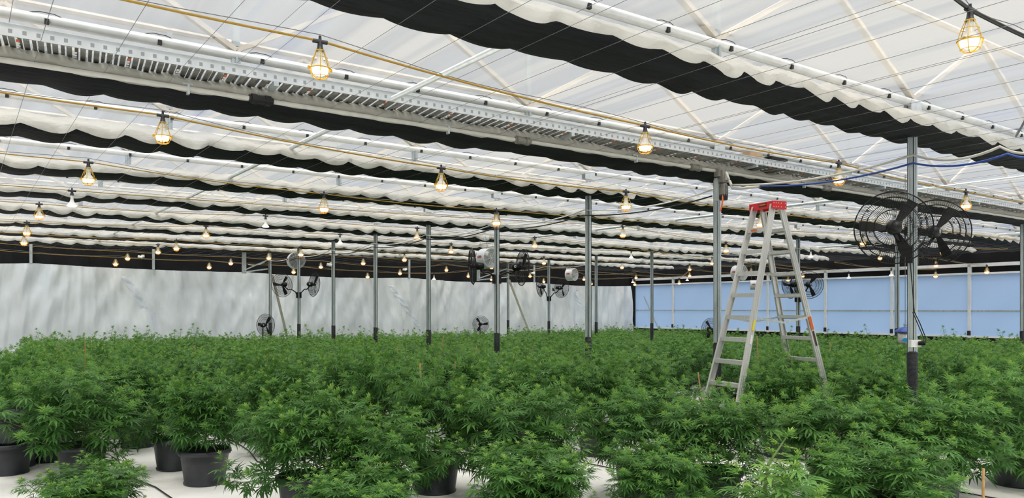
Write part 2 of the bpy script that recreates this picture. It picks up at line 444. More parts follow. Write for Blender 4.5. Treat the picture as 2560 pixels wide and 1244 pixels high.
# wires that carry the curtains
for i in range(-14, 60):
    x = .53*i+.0
    if x > XW-.3: break
    if x < -3: continue
    mb = MB().tube([(0, 1.0, 0), (0, 12, -.012), (0, 22, 0), (0, YW-.3, 0)], .0022, 4)
    o = mb.obj('support_wire', M['wire'], loc=(x, 0, 4.055))
    tag(o, 'thin dark wire stretched overhead just below the blackout curtains', 'wire', 'wires under the curtains')
for i in range(-2, 17):
    x = 1.87*i+.35
    for dx in (0,):
        mb = MB().tube([(0, 1.0, 0), (0, 14, -.02), (0, YW-.3, 0)], .0022, 4)
        o = mb.obj('drive_wire', M['wire'], loc=(x+dx, 0, 4.36))
        tag(o, 'thin dark wire stretched overhead above the blackout curtains', 'wire', 'wires above the curtains')
# silver tie tubes across the trusses
for i, x in enumerate((3.83, 14.95, 26.0)):
    o = MB().tube([(x, 5.15, 4.22), (x, YW-.3, 4.22)], .030, 10).obj('tie_tube', M['galv_lt'], smooth=True)
    tag(o, ('silver tube crossing the roof in front of the hanging ladder lamps, left one', 'silver tube crossing the roof above the fans at the right', 'silver tube crossing the roof near the window wall')[i], 'tube', 'silver tubes across the roof')
    if i == 0: o['label'] = 'long silver tube crossing overhead from the nearest curtain, left of centre'

# ---------------------------------------------------------------- posts
def post_proto():
    t = empty('steel_post', cat='post')
    m = MB(); s = .085
    m.box((-s/2+.006, 0, 2.12), (.012, s, 4.24)); m.box((0, -s/2+.006, 2.12), (s, .012, 4.24)); m.box((s/2-.006, 0, 2.12), (.012, s, 4.24))
    m.box((0, s/2-.006, 2.12), (s, .012, 4.24)); m.box((.0, -s/2-.008, 2.12), (.022, .016, 4.24)); m.box((-s/2-.006, .02, 2.12), (.012, .018, 4.24))
    m.obj('shaft', M['galv'], t)
    m = MB(); m.lathe([(.062, 0), (.064, .3), (.061, .8), (.063, 1.40), (.058, 1.42)], n=12).obj('black_wrap', M['wrap'], t, smooth=True)
    m = MB(); m.box((0, 0, 4.39), (.085, .06, .3)); m.box((0, -.05, 4.45), (.24, .012, .14)); m.box((0, .05, 4.45), (.24, .012, .14)); m.box((0, 0, 4.26), (.12, .12, .02))
    m.obj('head_bracket', M['galv_lt'], t)
    return t
PP = post_proto()
row1 = ['galvanised post in the foreground carrying the big pair of black fans', 'galvanised post with the curtain drive motor on top, beside the ladder',
        'galvanised post left of the ladder, third in the near row', 'galvanised post with the side-on pair of black fans and cable',
        'bare galvanised post just left of the side-on black fans', 'bare galvanised post between the white-walled middle and two fan posts',
        'bare galvanised post just right of the left fan pair', 'galvanised post carrying the left pair of black fans', 'galvanised post with a slanted beige brace at its foot, left']
row2 = ['', 'galvanised post at the right edge of the view', 'slim galvanised post seen just left of the big-fan post', 'galvanised post with black fan pair behind the ladder',
        'galvanised post hidden close behind the drive motor post', 'bare galvanised post in front of the window wall corner', 'bare galvanised post right of the third near-row post',
        'galvanised post carrying the small far pair of fans', 'far galvanised post with a slanted brace, centre of the white wall']
first = True
POSTS = {}
for r, (x, labs) in enumerate(((9.67, row1), (20.74, row2))):
    for k, y in enumerate(TY):
        if r == 1 and k < 1: continue
        o = PP if first else dup(PP); first = False
        o.location = (x, y, 0); o['label'] = labs[k]; o['group'] = 'galvanised posts of the near row' if r == 0 else 'galvanised posts of the far row'
        POSTS[(r, k)] = o
# short posts on the left wall over the black valance
for i, x in enumerate((2.1, 6.1, 13.4, 17.1, 24.4, 28.1)):
    o = MB().box((0, 0, .6), (.09, .06, 1.2)).obj('wall_post', M['galv'], loc=(x, YW-.22, boundary(x)))
    o['kind'] = 'thing'
    tag(o, 'short grey post on the black band above the white tarp, %s from the left' % ('first', 'second', 'third', 'fourth', 'fifth', 'sixth')[i], 'post', 'short wall posts')

# slanted braces and hanging bracket
def single(name, mb, m, label, cat, group=None, smooth=False):
    o = mb.obj(name, m, smooth=smooth); return tag(o, label, cat, group)
a = on_y(680, 686, 29.5); b = on_y(735, 858, 31.2)
single('brace', MB().bar(a, (b.x, b.y, b.z-.9), .09, .05, up=Vector((0, 1, 0))), M['beige'], 'slanted beige brace behind the left fan pair', 'brace')
a = on_y(1273, 700, 29.5); b = on_y(1335, 832, 31.2)
single('brace', MB().bar(a, (b.x, b.y, b.z-.6), .09, .05, up=Vector((0, 1, 0))), M['beige'], 'slanted beige brace right of the side-on black fans', 'brace')
a = on_x(1610, 740, 31.3); b = on_x(1650, 828, 31.3)
b = b+(b-a)*(b.z/(a.z-b.z))*.98
single('brace', MB().bar(a, b, .07, .05), M['galv'], 'slanted grey brace across the corner window', 'brace')
for (xa, ya0, ya1, xb, yb, lab) in ((610, 640, 683, 667, 672, 'grey steel bracket frame hanging on the black band at left'),
                                    (1196, 660, 702, 1270, 692, 'grey steel bracket frame hanging behind the side-on fans')):
    Y = 29.42
    p0, p1 = on_y(xa, ya0, Y), on_y(xa, ya1, Y); q = on_y(xb, yb, Y); q2 = on_y(xb, yb-22, Y)
    t = empty('bracket_frame', p1, label=lab, cat='bracket')
    MB().bar((0, 0, 0), p0-p1+Vector((0, 0, .4)), .15, .06, up=Vector((0, 1, 0))).obj('upright', M['galv'], t)
    MB().bar((0, -.05, .05), Vector((q.x-p1.x, -.05, q.z-p1.z)), .10, .05).obj('arm', M['galv'], t)
    MB().bar((0, -.05, .12), Vector((q2.x-p1.x, -.05, q2.z-p1.z)), .04, .04).obj('diagonal', M['galv'], t)

# ---------------------------------------------------------------- lamps on their cables
def lamp_proto(caged):
    t = empty('caged_lamp' if caged else 'bare_lamp', cat='lamp')
    m = MB(); m.tube([(-.065, 0, -.02), (.065, 0, -.02)], .019, 8); m.lathe([(.0, .03), (.012, .03), (.014, 0), (.020, -.03), (.026, -.07), (.034, -.10), (.0, -.10)], n=12)
    m.obj('socket', M['black'], t, smooth=False)
    if caged:
        b = MB().lathe([(.022, -.10), (.026, -.15), (.032, -.19), (.055, -.225), (.070, -.25)], n=14).obj('bulb', M['bulb'], t, smooth=True)
        MB().lathe([(.070, -.25), (.074, -.265), (.066, -.30), (.03, -.315), (.0, -.317)], n=14).obj('lens', M['lens'], b, smooth=True)
        prof = [(.034, -.098), (.052, -.14), (.072, -.19), (.086, -.235), (.090, -.262), (.086, -.29), (.068, -.325), (.035, -.345), (.0, -.35)]
        c = MB()
        for k in range(6):
            a = 2*PI*k/6+.26
            c.tube([(R*math.cos(a), R*math.sin(a), z) for R, z in prof], .0036, 4)
        for R, z, r in ((.036, -.10, .005), (.063, -.165, .003), (.091, -.258, .006), (.068, -.325, .0035)): c.ring((0, 0, z), R, r, n=18, k=4)
        c.box((.098, 0, -.258), (.02, .02, .022)); c.box((-.098, 0, -.258), (.02, .02, .022))
        c.obj('cage', M['yellow'], t)
    else:
        b = MB().lathe([(.022, -.10), (.026, -.17), (.035, -.21), (.066, -.25), (.082, -.275)], n=14).obj('bulb', M['white'], t, smooth=True)
        MB().lathe([(.082, -.275), (.080, -.29), (.05, -.30), (.0, -.303)], n=14).obj('lens', M['lensp'], b, smooth=True)
    return t
CAGED = [(2425, 105, -1), (800, 175, 0), (1613, 368, 0), (2097, 450, 0), (2415, 514, 0), (407, 343, 1), (1103, 464, 1), (1565, 516, 1), (1902, 560, 1),
 (2157, 608, 2), (221, 449, 2), (810, 522, 2), (1241, 557, 2), (1557, 587, 2.999), (98, 540, 4), (515, 588, 5), (441, 621, 6), (67, 582, 5), (60, 607, 6), (395, 630, 7),
 (319, 646, 8), (289, 660, 8.3), (523, 668, 8.3), (577, 658, 8), (672, 645, 7), (752, 636, 6), (734, 680, 8.3), (802, 667, 8), (908, 658, 7), (919, 692, 8.3),
 (1000, 683, 8), (1043, 593, 4), (1128, 628, 5), (1011, 649, 6), (1116, 675, 8), (1171, 690, 8.3), (1229, 668, 7), (1229, 698, 8.3), (1337, 614, 4),
 (1360, 657, 6), (1325, 690, 8), (1359, 704, 8.3), (1460, 698, 8), (1478, 709, 8.3), (1555, 668, 6), (1590, 694, 8), (1587, 711, 8.3),
 (1698, 708, 7), (1780, 658, 5), (1815, 626, 3), (1878, 679, 6), (1724, 673, 6), (1724, 689, 7), (2200, 645, 3), (2357, 632, 2), (2340, 664, 3.05),
 (2339, 690, 3.3), (2467, 680, 2.3), (2007, 690, 5), (1970, 700, 5.3)]
PAR = [(180, 512, 3), (664, 565, 4), (850, 607, 5), (1578, 643, 5), (2027, 641, 3.05), (1085, 697, 8.3), (1417, 677, 8), (1582, 705, 8.3), (2122, 694, 4),
       (2228, 687, 3.3), (1718, 700, 7.3), (1856, 697, 6.3)]
LC, LP = lamp_proto(True), lamp_proto(False)
strings = {}
for px, py, k in CAGED: strings.setdefault(int(k+.01) if k % 1 != .3 else k, []).append((px, py, k, 'c'))
for px, py, k in PAR: strings.setdefault(int(k+.01) if (k*10) % 10 != 3 else k, []).append((px, py, k, 'p'))
nth = ['first', 'second', 'third', 'fourth', 'fifth', 'sixth', 'seventh', 'eighth', 'ninth', 'tenth', 'eleventh', 'twelfth']
sname = {-1: 'the dark cable at the top right corner', 0: 'the nearest yellow cable', 1: 'the second yellow cable back', 2: 'the third cable back', 3: 'the fourth cable back', 4: 'the fifth cable back',
         5: 'the sixth cable back', 6: 'the seventh cable back', 7: 'the eighth cable back', 8: 'the upper black band cable'}
sx = {}
for px, py, k, ty in [q for L in strings.values() for q in L]:
    sx.setdefault(round(k, 1) if abs(k-round(k)) > .1 else round(k), []).append((px, py, k, ty))
usedc = usedp = False
for k in sorted(sx):
    pts = []
    for px, py, kk, ty in sorted(sx[k]):
        Y = (2.13+(k if k != int(k) else int(k)))*BAY
        if abs(k-8.3) < .01: Y = 31.4
        p = on_y(px, py, Y) if k != -1 else at_depth(px, py, 6.1)
        if p.x > XW-.4:
            p = on_x(px, py, XW-.5)
        pts.append((px, py, p, ty))
    nc = {'c': 0, 'p': 0}
    base = int(k+.01)
    low = abs(k-base) > .2
    for px, py, p, ty in pts:
        f = .581*p.x+.814*p.y
        if ty == 'c':
            o = LC if not usedc else dup(LC); usedc = True
        else:
            o = LP if not usedp else dup(LP); usedp = True
        o.location = (p.x, p.y, p.z+.268); o.rotation_euler = (0, 0, RNG.uniform(-.15, .15))
        nm = sname[base] if not low else ('the lowest wall cable' if base == 8 else 'the low window wall cable, '+['', '', 'right end', 'right part', '', 'behind ladder', 'left of ladder', 'near corner'][base])
        if ty == 'c':
            o['label'] = 'lit yellow caged lamp, %s from left on %s' % (nth[nc['c']], nm); o['group'] = 'caged lamps on the overhead cables'
        else:
            o['label'] = 'white reflector lamp, %s from left on %s' % (nth[nc['p']], nm); o['group'] = 'bare reflector lamps on the overhead cables'
        nc[ty] += 1
    # cable and its support wire
    xs = [(q[2].x, q[2].y, q[2].z+.255) for q in sorted(pts, key=lambda q: q[2].x)]
    if k == -1: xs = [(3.0, 2.9, 4.4), tuple(at_depth(2345, -40, 5.75))]+xs+[tuple(at_depth(2640, 125, 6.4)), (12.5, TY[0]-.05, 4.45)]
    else:
        lf = xs[0]; rt = xs[-1]
        xs = [(min(lf[0]-4.0, -2.0) if lf[0] > 0 and lf[0] < 3.5 else max(lf[0]-4, .5), lf[1], lf[2]+.12)]+xs
        if rt[0] < XW-2: xs = xs+[(min(rt[0]+3.9, XW-.5), rt[1], rt[2]+.05), (XW-.5, rt[1], rt[2]+.1)]
    full = []
    for a, b in zip(xs, xs[1:]):
        a, b = Vector(a), Vector(b); L = (b-a).length
        for s in range(8):
            q = s/8; pt = a.lerp(b, q); pt.z -= min(.05, .010*L)*4*q*(1-q); full.append(pt)
    full.append(Vector(xs[-1]))
    dark = (k == -1)
    t = empty('festoon_cable', full[0], label=('thick dark cable holding the caged lamp at top right' if dark else ('yellow lamp cable, '+nm.replace('the ', '', 1) if not low else 'thin yellow lamp cable, '+nm.replace('the ', '', 1))),
              cat='cable', group='lamp cables')
    o0 = full[0]
    MB().tube([p-o0 for p in full], .016 if dark else (.0105 if k < 2 else .008), 6).obj('cord', M['black'] if dark else M['cord'], t, smooth=True)
    MB().tube([p-o0+Vector((0, 0, .035+.02*math.sin(i))) for i, p in enumerate(full)], .004, 4).obj('carrier_wire', M['wire'], t)

# ---------------------------------------------------------------- cable tray, drive shaft, motor
t = empty('cable_tray', (0, 7.6, 4.19), label='long perforated galvanised cable tray hanging in front of the second truss', cat='cable tray')
xa, xb = -4.0, 27.0
MB().box(((xa+xb)/2, 0, .05), (xb-xa, .012, .10)).box(((xa+xb)/2, -.012, .10), (xb-xa, .03, .006)).obj('side_rail', M['perf'], t)
MB().box(((xa+xb)/2, .46, .05), (xb-xa, .012, .10)).obj('side_rail', M['perf'], t)
m = MB(); x = xa+.05; i = 0
while x < xb:
    m.bar((x, .0, .0), (x+.05, .46, .0), .042, .022); m.bar((x+.055, .0, .018), (x+.105, .46, .018), .03, .004)
    x += .105
nf = len(m.f); x = xa+.2
while x < xb:
    for q in (.12, .20, .28, .36): m.box((x+q*.11, q, -.014), (.022, .035, .008))
    x += .42
nf2 = len(m.f); x = xa+.2
while x < xb: m.box((x+.004, .045, -.014), (.024, .045, .008)); x += .84
o = m.obj('slotted_floor', M['trayfl'], t); o.data.materials.append(M['white']); o.data.materials.append(M['org'])
for i, p_ in enumerate(o.data.polygons): p_.material_index = 0 if i < nf else (1 if i < nf2 else 2)
for x in (2.6, 6.4, 10.1, 13.8, 17.5, 21.2):
    MB().bar((x-.05, -.04, -.03), (x+.02, .62, -.03), .045, .045).obj('support_arm', M['galv'], t)
t = empty('drive_shaft', (0, 7.76, 4.03), label='grey roller shaft with couplings running below the cable tray', cat='shaft')
MB().tube([(-4, 0, 0), (30, 0, 0)], .024, 8).obj('tube', M['conduit'], t, smooth=True)
for px, py in ((652, 235), (1306, 355), (1738, 432), (2066, 481)):
    p = on_y(px, py, 7.76)
    m = MB().lathe([(.0, -.12), (.036, -.12), (.036, -.1), (.05, -.095), (.05, -.04), (.043, -.04), (.043, .04), (.05, .04), (.05, .095), (.036, .1), (.036, .12), (.0, .12)], (p.x, 0, 0), (1, 0, 0), 14)
    m.obj('coupling', M['fanblack'] if px < 1000 else M['motor'], t)
for px in (470, 1120, 1590, 2010):
    p = on_y(px, 300, 7.76)
    MB().box((p.x, 0, -.01), (.022, .05, .09)).box((p.x, .02, .045), (.09, .03, .02)).obj('bearing_hanger', M['galv'], t)
# motor
P2 = Vector((9.67, TY[1], 0))
mp_ = at_depth(1808, 470, 11.75)
t = empty('gear_motor', mp_, label='grey gear motor with orange lead bolted to the top of a post', cat='motor')
MB().lathe([(.0, -.16), (.055, -.16), (.062, -.13), (.062, .05), (.05, .08), (.0, .08)], n=14).obj('motor_body', M['motor'], t, smooth=False)
m = MB()
for i in range(14):
    a = 2*PI*i/14; m.box((.066*math.cos(a), .066*math.sin(a), -.04), (.012, .012, .16), Matrix.Rotation(a, 3, 'Z'))
m.obj('cooling_fins', M['motor'], t)
MB().lathe([(.064, -.18), (.07, -.16), (.07, -.10), (.064, -.10)], n=14, cap0=True).obj('fan_cowl', M['fanblack'], t)
MB().box((-.02, .0, .17), (.13, .12, .18)).box((-.09, .02, .22), (.09, .09, .11)).obj('gearbox', M['motor'], t)
MB().box((-.0, -.07, .17), (.05, .012, .11)).obj('name_plate', M['white'], t)
MB().box((-.085, .05, -.02), (.07, .05, .34)).obj('mounting_plate', M['galv'], t)
MB().tube([(-.05, -.03, -.12), (-.075, -.05, -.2), (-.09, -.05, -.28), (-.12, -.04, -.36)], .012, 6).obj('orange_lead', M['orange'], t)
# cables from post to post
def cable(pts, r, m, label, name='power_cable', seg=10, sag=.06, group=None):
    full = []
    for a, b in zip(pts, pts[1:]):
        a, b = Vector(a), Vector(b)
        for s in range(seg):
            q = s/seg; p = a.lerp(b, q); p.z -= sag*4*q*(1-q); full.append(p)
    full.append(Vector(pts[-1]))
    o = MB().tube([p-full[0] for p in full], r, 6).obj(name, m, loc=full[0], smooth=True)
    return tag(o, label, 'cable', group)
row = [Vector((9.67-.10, y, 3.80)) for y in TY]
cable([at_depth(2640, 352, 8.2), at_depth(2500, 366, 8.6)]+[row[0]+Vector((0, -.06, .04))]+[at_depth(1830, 462, 11.6)], .016, M['conduit'], 'pale cable bundle from the right edge to the drive motor, upper one', sag=.10)
cable([at_depth(2640, 362, 8.1), at_depth(2520, 370, 8.4)-Vector((0, 0, .06))]+[row[0]+Vector((0, -.06, -.06))]+[at_depth(1900, 465, 11.4)], .013, M['blue'], 'blue cable bundle from the right edge towards the drive motor, lower one', sag=.08)
cable([at_depth(1815, 430, 11.7), at_depth(1832, 470, 11.6), at_depth(1870, 468, 11.5), at_depth(1905, 463, 11.4)], .022, M['conduit'], 'thick pale looped conduit beside the drive motor', 'conduit', sag=.01)
cable(row[1:] + [Vector((9.6, 31.9, 3.75))], .012, M['white'], 'white cable strung from post to post down the near row', sag=.11)
cable([p+Vector((-.02, 0, -.10)) for p in row[1:]], .012, M['black'], 'black cable strung from post to post down the near row', sag=.09)
cable([p+Vector((11.07, 0, -.03)) for p in row[2:]], .010, M['white'], 'thin white cable strung along the far row of posts', sag=.10)
# boxes on the tray
p = on_y(1895, 378, 7.75)
tag(MB().box((0, 0, .08), (.30, .30, .16)).obj('cardboard_box', M['card'], loc=(p.x-.1, 7.85, 4.24)), 'small brown cardboard box lying on the cable tray', 'box')
tag(MB().box((0, 0, .02), (.42, .36, .04)).obj('dark_panel', M['fanblack'], loc=(p.x+.35, 7.78, 4.32)), 'flat black panel lying beside the cardboard box on the tray', 'panel')

# ---------------------------------------------------------------- fans
def fan_parts(t, R=.42):
    """axis +Y is the air direction; motor at -Y"""
    g = MB()
    def prof(s): return [(R*.16, s*.075), (R*.5, s*.07), (R*.85, s*.05), (R, 0)]
    n = 96
    for s in (-1, 1):
        for i in range(n):
            a = 2*PI*(i+.5*(s > 0))/n
            pr = prof(s) if i % 2 == 0 else prof(s)[1:]
            g.tube([(r*math.cos(a), y, r*math.sin(a)) for r, y in pr], .0019, 3, cap=False)
        for r, y in ((R*.16, .076), (R*.5, .071), (R*.7, .061), (R*.85, .051)): g.ring((0, s*y, 0), r, .0038, (0, 1, 0), 28, 4)
    g.ring((0, 0, 0), R, .008, (0, 1, 0), 48, 6)
    g.obj('guard', M['fanblack'], t)
    h = MB().lathe([(.0, .06), (.04, .06), (.045, .0), (.045, -.06)], axis=(0, 1, 0), n=14).obj('hub', M['fanblack'], t, smooth=True)
    for k in range(3):
        a = 2*PI*k/3+.5; R3 = Matrix.Rotation(a, 3, 'Y'); rows = []
        for i in range(9):
            q = i/8; r = .04+q*(R*.86-.04); wd = R*(.12+.20*math.sin(min(1, q*1.1)*PI*.62))
            tw = .75-.35*q
            rows.append([R3 @ Vector((wd*u*math.cos(tw)+.04*q, wd*u*math.sin(tw)*.5, r)) for u in (-.5, -.2, .2, .5)])
        MB().quad_grid(rows).obj('blade', M['fanblack'], t, smooth=True)
    MB().lathe([(.0, -.26), (.05, -.255), (.075, -.22), (.085, -.16), (.085, -.09), (.06, -.07)], axis=(0, 1, 0), n=16).obj('motor_housing', M['fanblack'], t, smooth=True)
    MB().ring((.078, -.2, 0), .022, .005, (1, 0, 0), 14, 5).obj('oscillation_knob', M['white'], t)
def arm_curve(t, path, r=.016, name='arm'):
    MB().tube(path, r, 8).obj(name, M['fanblack'], t, smooth=True)
FAN = {}
def make_fan(R):
    t = empty('circulation_fan', cat='fan'); fan_parts(t, R); return t
fp = make_fan(.41); fp_kids = list(fp.children); fan_used = [False]
def place_fan(center, az, tilt, post, zb, label, group='black circulation fans on posts', R=.41, side=1):
    o = fp if not fan_used[0] else dup(fp, None, fp_kids); fan_used[0] = True
    o.location = center; o.rotation_euler = (tilt, 0, az); s = R/.41; o.scale = (s, s, s)
    tag(o, label, 'fan', group)
    if post is not None:
        # bent arm and clamp
        inv = (Matrix.Translation(center) @ Matrix.Rotation(az, 4, 'Z') @ Matrix.Rotation(tilt, 4, 'X') @ Matrix.Scale(s, 4)).inverted()
        back = (Matrix.Translation(center) @ Matrix.Rotation(az, 4, 'Z') @ Matrix.Rotation(tilt, 4, 'X')) @ Vector((0, -.17, -.08))
        pb = Vector((post[0], post[1], zb)); dv = Vector((center[0]-post[0], center[1]-post[1], 0)).normalized()
        a0 = pb+dv*.07; pts = [a0, a0+dv*.04+Vector((0, 0, .10)), a0.lerp(back, .45)+Vector((0, 0, .07)), a0.lerp(back, .75)-Vector((0, 0, .02)), back]
        MB().tube([inv @ p for p in pts], .019, 8).obj('arm', M['fanblack'], o, smooth=True)
        q = inv @ (pb+dv*.055)
        Rm = (Matrix.Rotation(az, 3, 'Z') @ Matrix.Rotation(tilt, 3, 'X')).inverted()
        MB().box(q, (.07, .07, .20), Rm).obj('clamp', M['fanblack'], o)
    return o
def heading(v): return math.atan2(-v.x, v.y)
P1 = Vector((9.67, TY[0], 0)); P4 = Vector((9.67, TY[3], 0)); P8 = Vector((9.67, TY[7], 0)); Q8 = Vector((20.74, TY[7], 0)); Q4 = Vector((20.74, TY[3], 0))
place_fan(at_depth(2233, 569, 9.30), heading(Vector((.85, .55, 0))), .06, P1, 2.62, 'large black wire fan, left one of the big pair on the foreground post', R=.43)
place_fan(at_depth(2337, 580, 9.95), heading(Vector((.95, .35, 0))), .05, P1, 2.60, 'large black wire fan, right one of the big pair on the foreground post', R=.41)
place_fan(at_depth(1181, 665, 17.0), heading(-RIGHT+FWD*-.12), -.05, P4, 2.60, 'black fan seen edge-on, left of the pair in front of the drum fan')
place_fan(at_depth(1306, 668, 17.4), heading(RIGHT+FWD*.35), -.05, P4, 2.60, 'black fan seen edge-on, right of the centre pair')
place_fan(at_depth(705, 712, 26.8), heading(-RIGHT*.75+FWD*.65), -.08, P8, 2.42, 'black wire fan, left one of the pair before the white tarp')
place_fan(at_depth(785, 711, 26.8), heading(RIGHT*.75+FWD*.65), -.08, P8, 2.42, 'black wire fan, right one of the pair before the white tarp')
place_fan(at_depth(1350, 717, 33.2), heading(-RIGHT*.9+FWD*.35), -.08, Q8, 2.38, 'small far fan seen edge-on, left one of the distant pair')
place_fan(at_depth(1404, 720, 33.2), heading(RIGHT*.7+FWD*.7), -.08, Q8, 2.38, 'small far wire fan, right one of the distant pair')
place_fan(at_depth(1974, 712, 23.6), heading(-RIGHT*.6+FWD*.75), -.08, Q4, 2.25, 'black wire fan behind the ladder, left one of its pair')
place_fan(at_depth(2022, 712, 23.2), heading(RIGHT*.45+FWD*.85), -.08, Q4, 2.25, 'black wire fan behind the ladder, right one of its pair')
for (px, py, f, d, lab, R) in ((1202, 810, 31.5, FWD*-1+RIGHT*.3, 'low black fan standing at the foot of the white tarp, centre', .34),
                            (664, 812, 28.0, RIGHT*.4+FWD, 'low black fan half hidden behind the braced post at left', .40),
                            (1778, 822, 25.5, RIGHT*.3-FWD, 'low black fan half hidden behind the drive motor post', .36)):
    c = at_depth(px, py, f)
    o = place_fan(c, heading(d), 0, None, 0, lab, 'low black fans at the back', R=R)
    m = MB(); zz = -c.z/(R/.41)
    m.tube([(0, -.15, 0), (0, -.15, zz+.02)], .02, 8); m.lathe([(.22, zz), (.21, zz+.03), (.03, zz+.05)], (0, -.15, 0), n=18, cap0=True)
    m.obj('stand', M['fanblack'], o)
# white drum fans
def drum_proto():
    t = empty('drum_fan', cat='fan')
    R = .29
    MB().lathe([(R, -.19), (R+.008, -.18), (R+.008, -.165), (R, -.16), (R, .16), (R+.008, .165), (R+.008, .18), (R, .19), (R-.012, .19), (R-.012, -.19), (R, -.19)], axis=(0, 1, 0), n=32).obj('housing', M['drum'], t, smooth=False)
    g = MB()
    for i in range(1, 10): g.ring((0, -.188, 0), R*i/10, .004, (0, 1, 0), 28, 4)
    for k in range(4):
        a = PI*k/4+.3; g.tube([(-R*math.cos(a), -.19, -R*math.sin(a)), (R*math.cos(a), -.19, R*math.sin(a))], .004, 4)
    g.obj('front_grille', M['white'], t)
    g = MB()
    for i in range(1, 10): g.ring((0, .188, 0), R*i/10, .004, (0, 1, 0), 28, 4)
    g.obj('rear_grille', M['white'], t)
    MB().lathe([(.0, -.10), (.06, -.09), (.07, .0), (.06, .1), (.0, .1)], axis=(0, 1, 0), n=14).obj('motor', M['motor'], t, smooth=True)
    for k in range(4):
        R3 = Matrix.Rotation(PI/2*k+.3, 3, 'Y')
        MB().quad_grid([[R3 @ Vector((x, -.04+x*.5, z)) for x in (-.06, 0, .06)] for z in (.06, .16, .26)]).obj('blade', M['drumin'], t, smooth=True)
    # red lettering on the flank, both sides
    cu = bpy.data.curves.new('lettering', 'FONT'); cu.body = 'CPSR'; cu.size = .085; cu.extrude = .002; cu.align_x = 'CENTER'; cu.align_y = 'CENTER'; cu.offset = .004
    tmp = bpy.data.objects.new('tmp', cu); cu.materials.append(M['redink']); COL.objects.link(tmp)
    bpy.context.view_layer.update()
    tme = bpy.data.meshes.new_from_object(tmp.evaluated_get(bpy.context.evaluated_depsgraph_get())); bpy.data.objects.remove(tmp)
    if not tme.materials: tme.materials.append(M['redink'])
    for s in (-1, 1):
        tx = bpy.data.objects.new('red_lettering', tme); COL.objects.link(tx); tx.parent = t
        tx.location = (s*(R+.012), 0, .03)
        tx.rotation_euler = (PI/2, 0, PI/2*s)
    return t
dp = drum_proto(); dp_kids = list(dp.children); du = False
for (px, py, f, d, s, lab) in ((740, 651, 27.6, FWD*-.85+RIGHT*.42, 1.0, 'white drum fan with red lettering hanging above the left fan pair'),
                            (1219, 645, 23.0, FWD*-.75+RIGHT*.60, 1.0, 'white drum fan with red lettering behind the edge-on black fans'),
                            (1429, 686, 36.5, FWD*-.6+RIGHT*.75, 1.0, 'white drum fan hanging right of the far fan pair'),
                            (1848, 682, 30.0, FWD*-.8+RIGHT*.55, 1.0, 'white drum fan seen through the upper ladder rungs'),
                            (1884, 712, 29.5, FWD*-.3+RIGHT*.95, .62, 'small white drum fan in front of the window wall behind the ladder')):
    o = dp if not du else dup(dp, None, dp_kids); du = True
    o.location = at_depth(px, py, f); o.rotation_euler = (0, 0, heading(d)+PI); o.scale = (s, s, s)
    L_ = (4.10-o.location.z)/s
    for q in (-1, 1):
        for yy in (-.12, .12):
            MB().tube([(q*.20, yy*1.5, L_), (q*.12, yy, .26), (q*.02, yy*1.2, L_)], .004, 4).obj('hanging_wire', M['wire'], o)
    tag(o, lab, 'fan', 'white drum fans hanging from the roof')

# plug box, fan leads and lantern at the foreground post
t = empty('socket_box', at_depth(2287, 858, 9.4), rz=-.62, label='white power socket box with black plugs on the big-fan post', cat='socket')
MB().box((0, 0, 0), (.12, .07, .085)).obj('housing', M['white'], t)
MB().tube([(.02, -.04, .0), (.09, -.07, .0)], .02, 8).tube([(.02, -.05, .01), (.07, -.1, .02)], .018, 8).obj('plug', M['fanblack'], t)
MB().tube([(.09, -.07, .0), (.11, -.05, .06), (.06, 0, .25), (.01, .03, .38), (-.03, .05, 1.0), (-.03, .05, 1.6)], .006, 5).tube([(.06, -.08, .0), (.08, -.06, .06), (.03, 0, .25), (-.01, .03, .38)], .006, 5).obj('lead', M['fanblack'], t)
p = at_depth(2263, 838, 12.2)
t = empty('insect_trap', p, label='silver canister with blue lid hanging left of the big-fan post', cat='lantern')
MB().lathe([(.0, -.13), (.105, -.13), (.108, -.1), (.108, .06), (.1, .065)], n=20).obj('canister', M['silver'], t, smooth=True)
MB().lathe([(.155, .055), (.15, .07), (.10, .11), (.03, .135), (.0, .14)], n=20).obj('lid', M['blue'], t, smooth=True)
m = MB()
for i in range(5):
    z = -.09+.012*i
    m.tube([(-.112*math.cos(b), -.112*math.sin(b), z) for b in [x*.1+.15*abs(i-2) for x in range(8-abs(i-2))]], .006, 4)
ms = m.obj('blue_sticker', M['cyan'], t)
MB().tube([(0, 0, .13), (0, 0, 4.05-p.z)], .005, 4).obj('hanging_chain', M['wire'], t)
# small wall cameras
for i, (px, py, Y) in enumerate(((352, 642, YW-.35), (825, 662, 23.3), (1012, 674, YW-.35), (1333, 683, YW-.35))):
    t = empty('security_camera', on_y(px, py, Y), label='tiny white camera on the black wall band, %s from the left' % nth[i], cat='camera', group='tiny wall cameras')
    MB().lathe([(.0, -.10), (.05, -.10), (.05, .06), (.0, .06)], axis=(1, -.3, -.2), n=10).obj('body', M['white'], t)
    MB().box((.08, .05, .04), (.10, .08, .10)).bar((.08, .05, .04), (.12, .40, .06), .05, .05).obj('mount', M['white'], t)

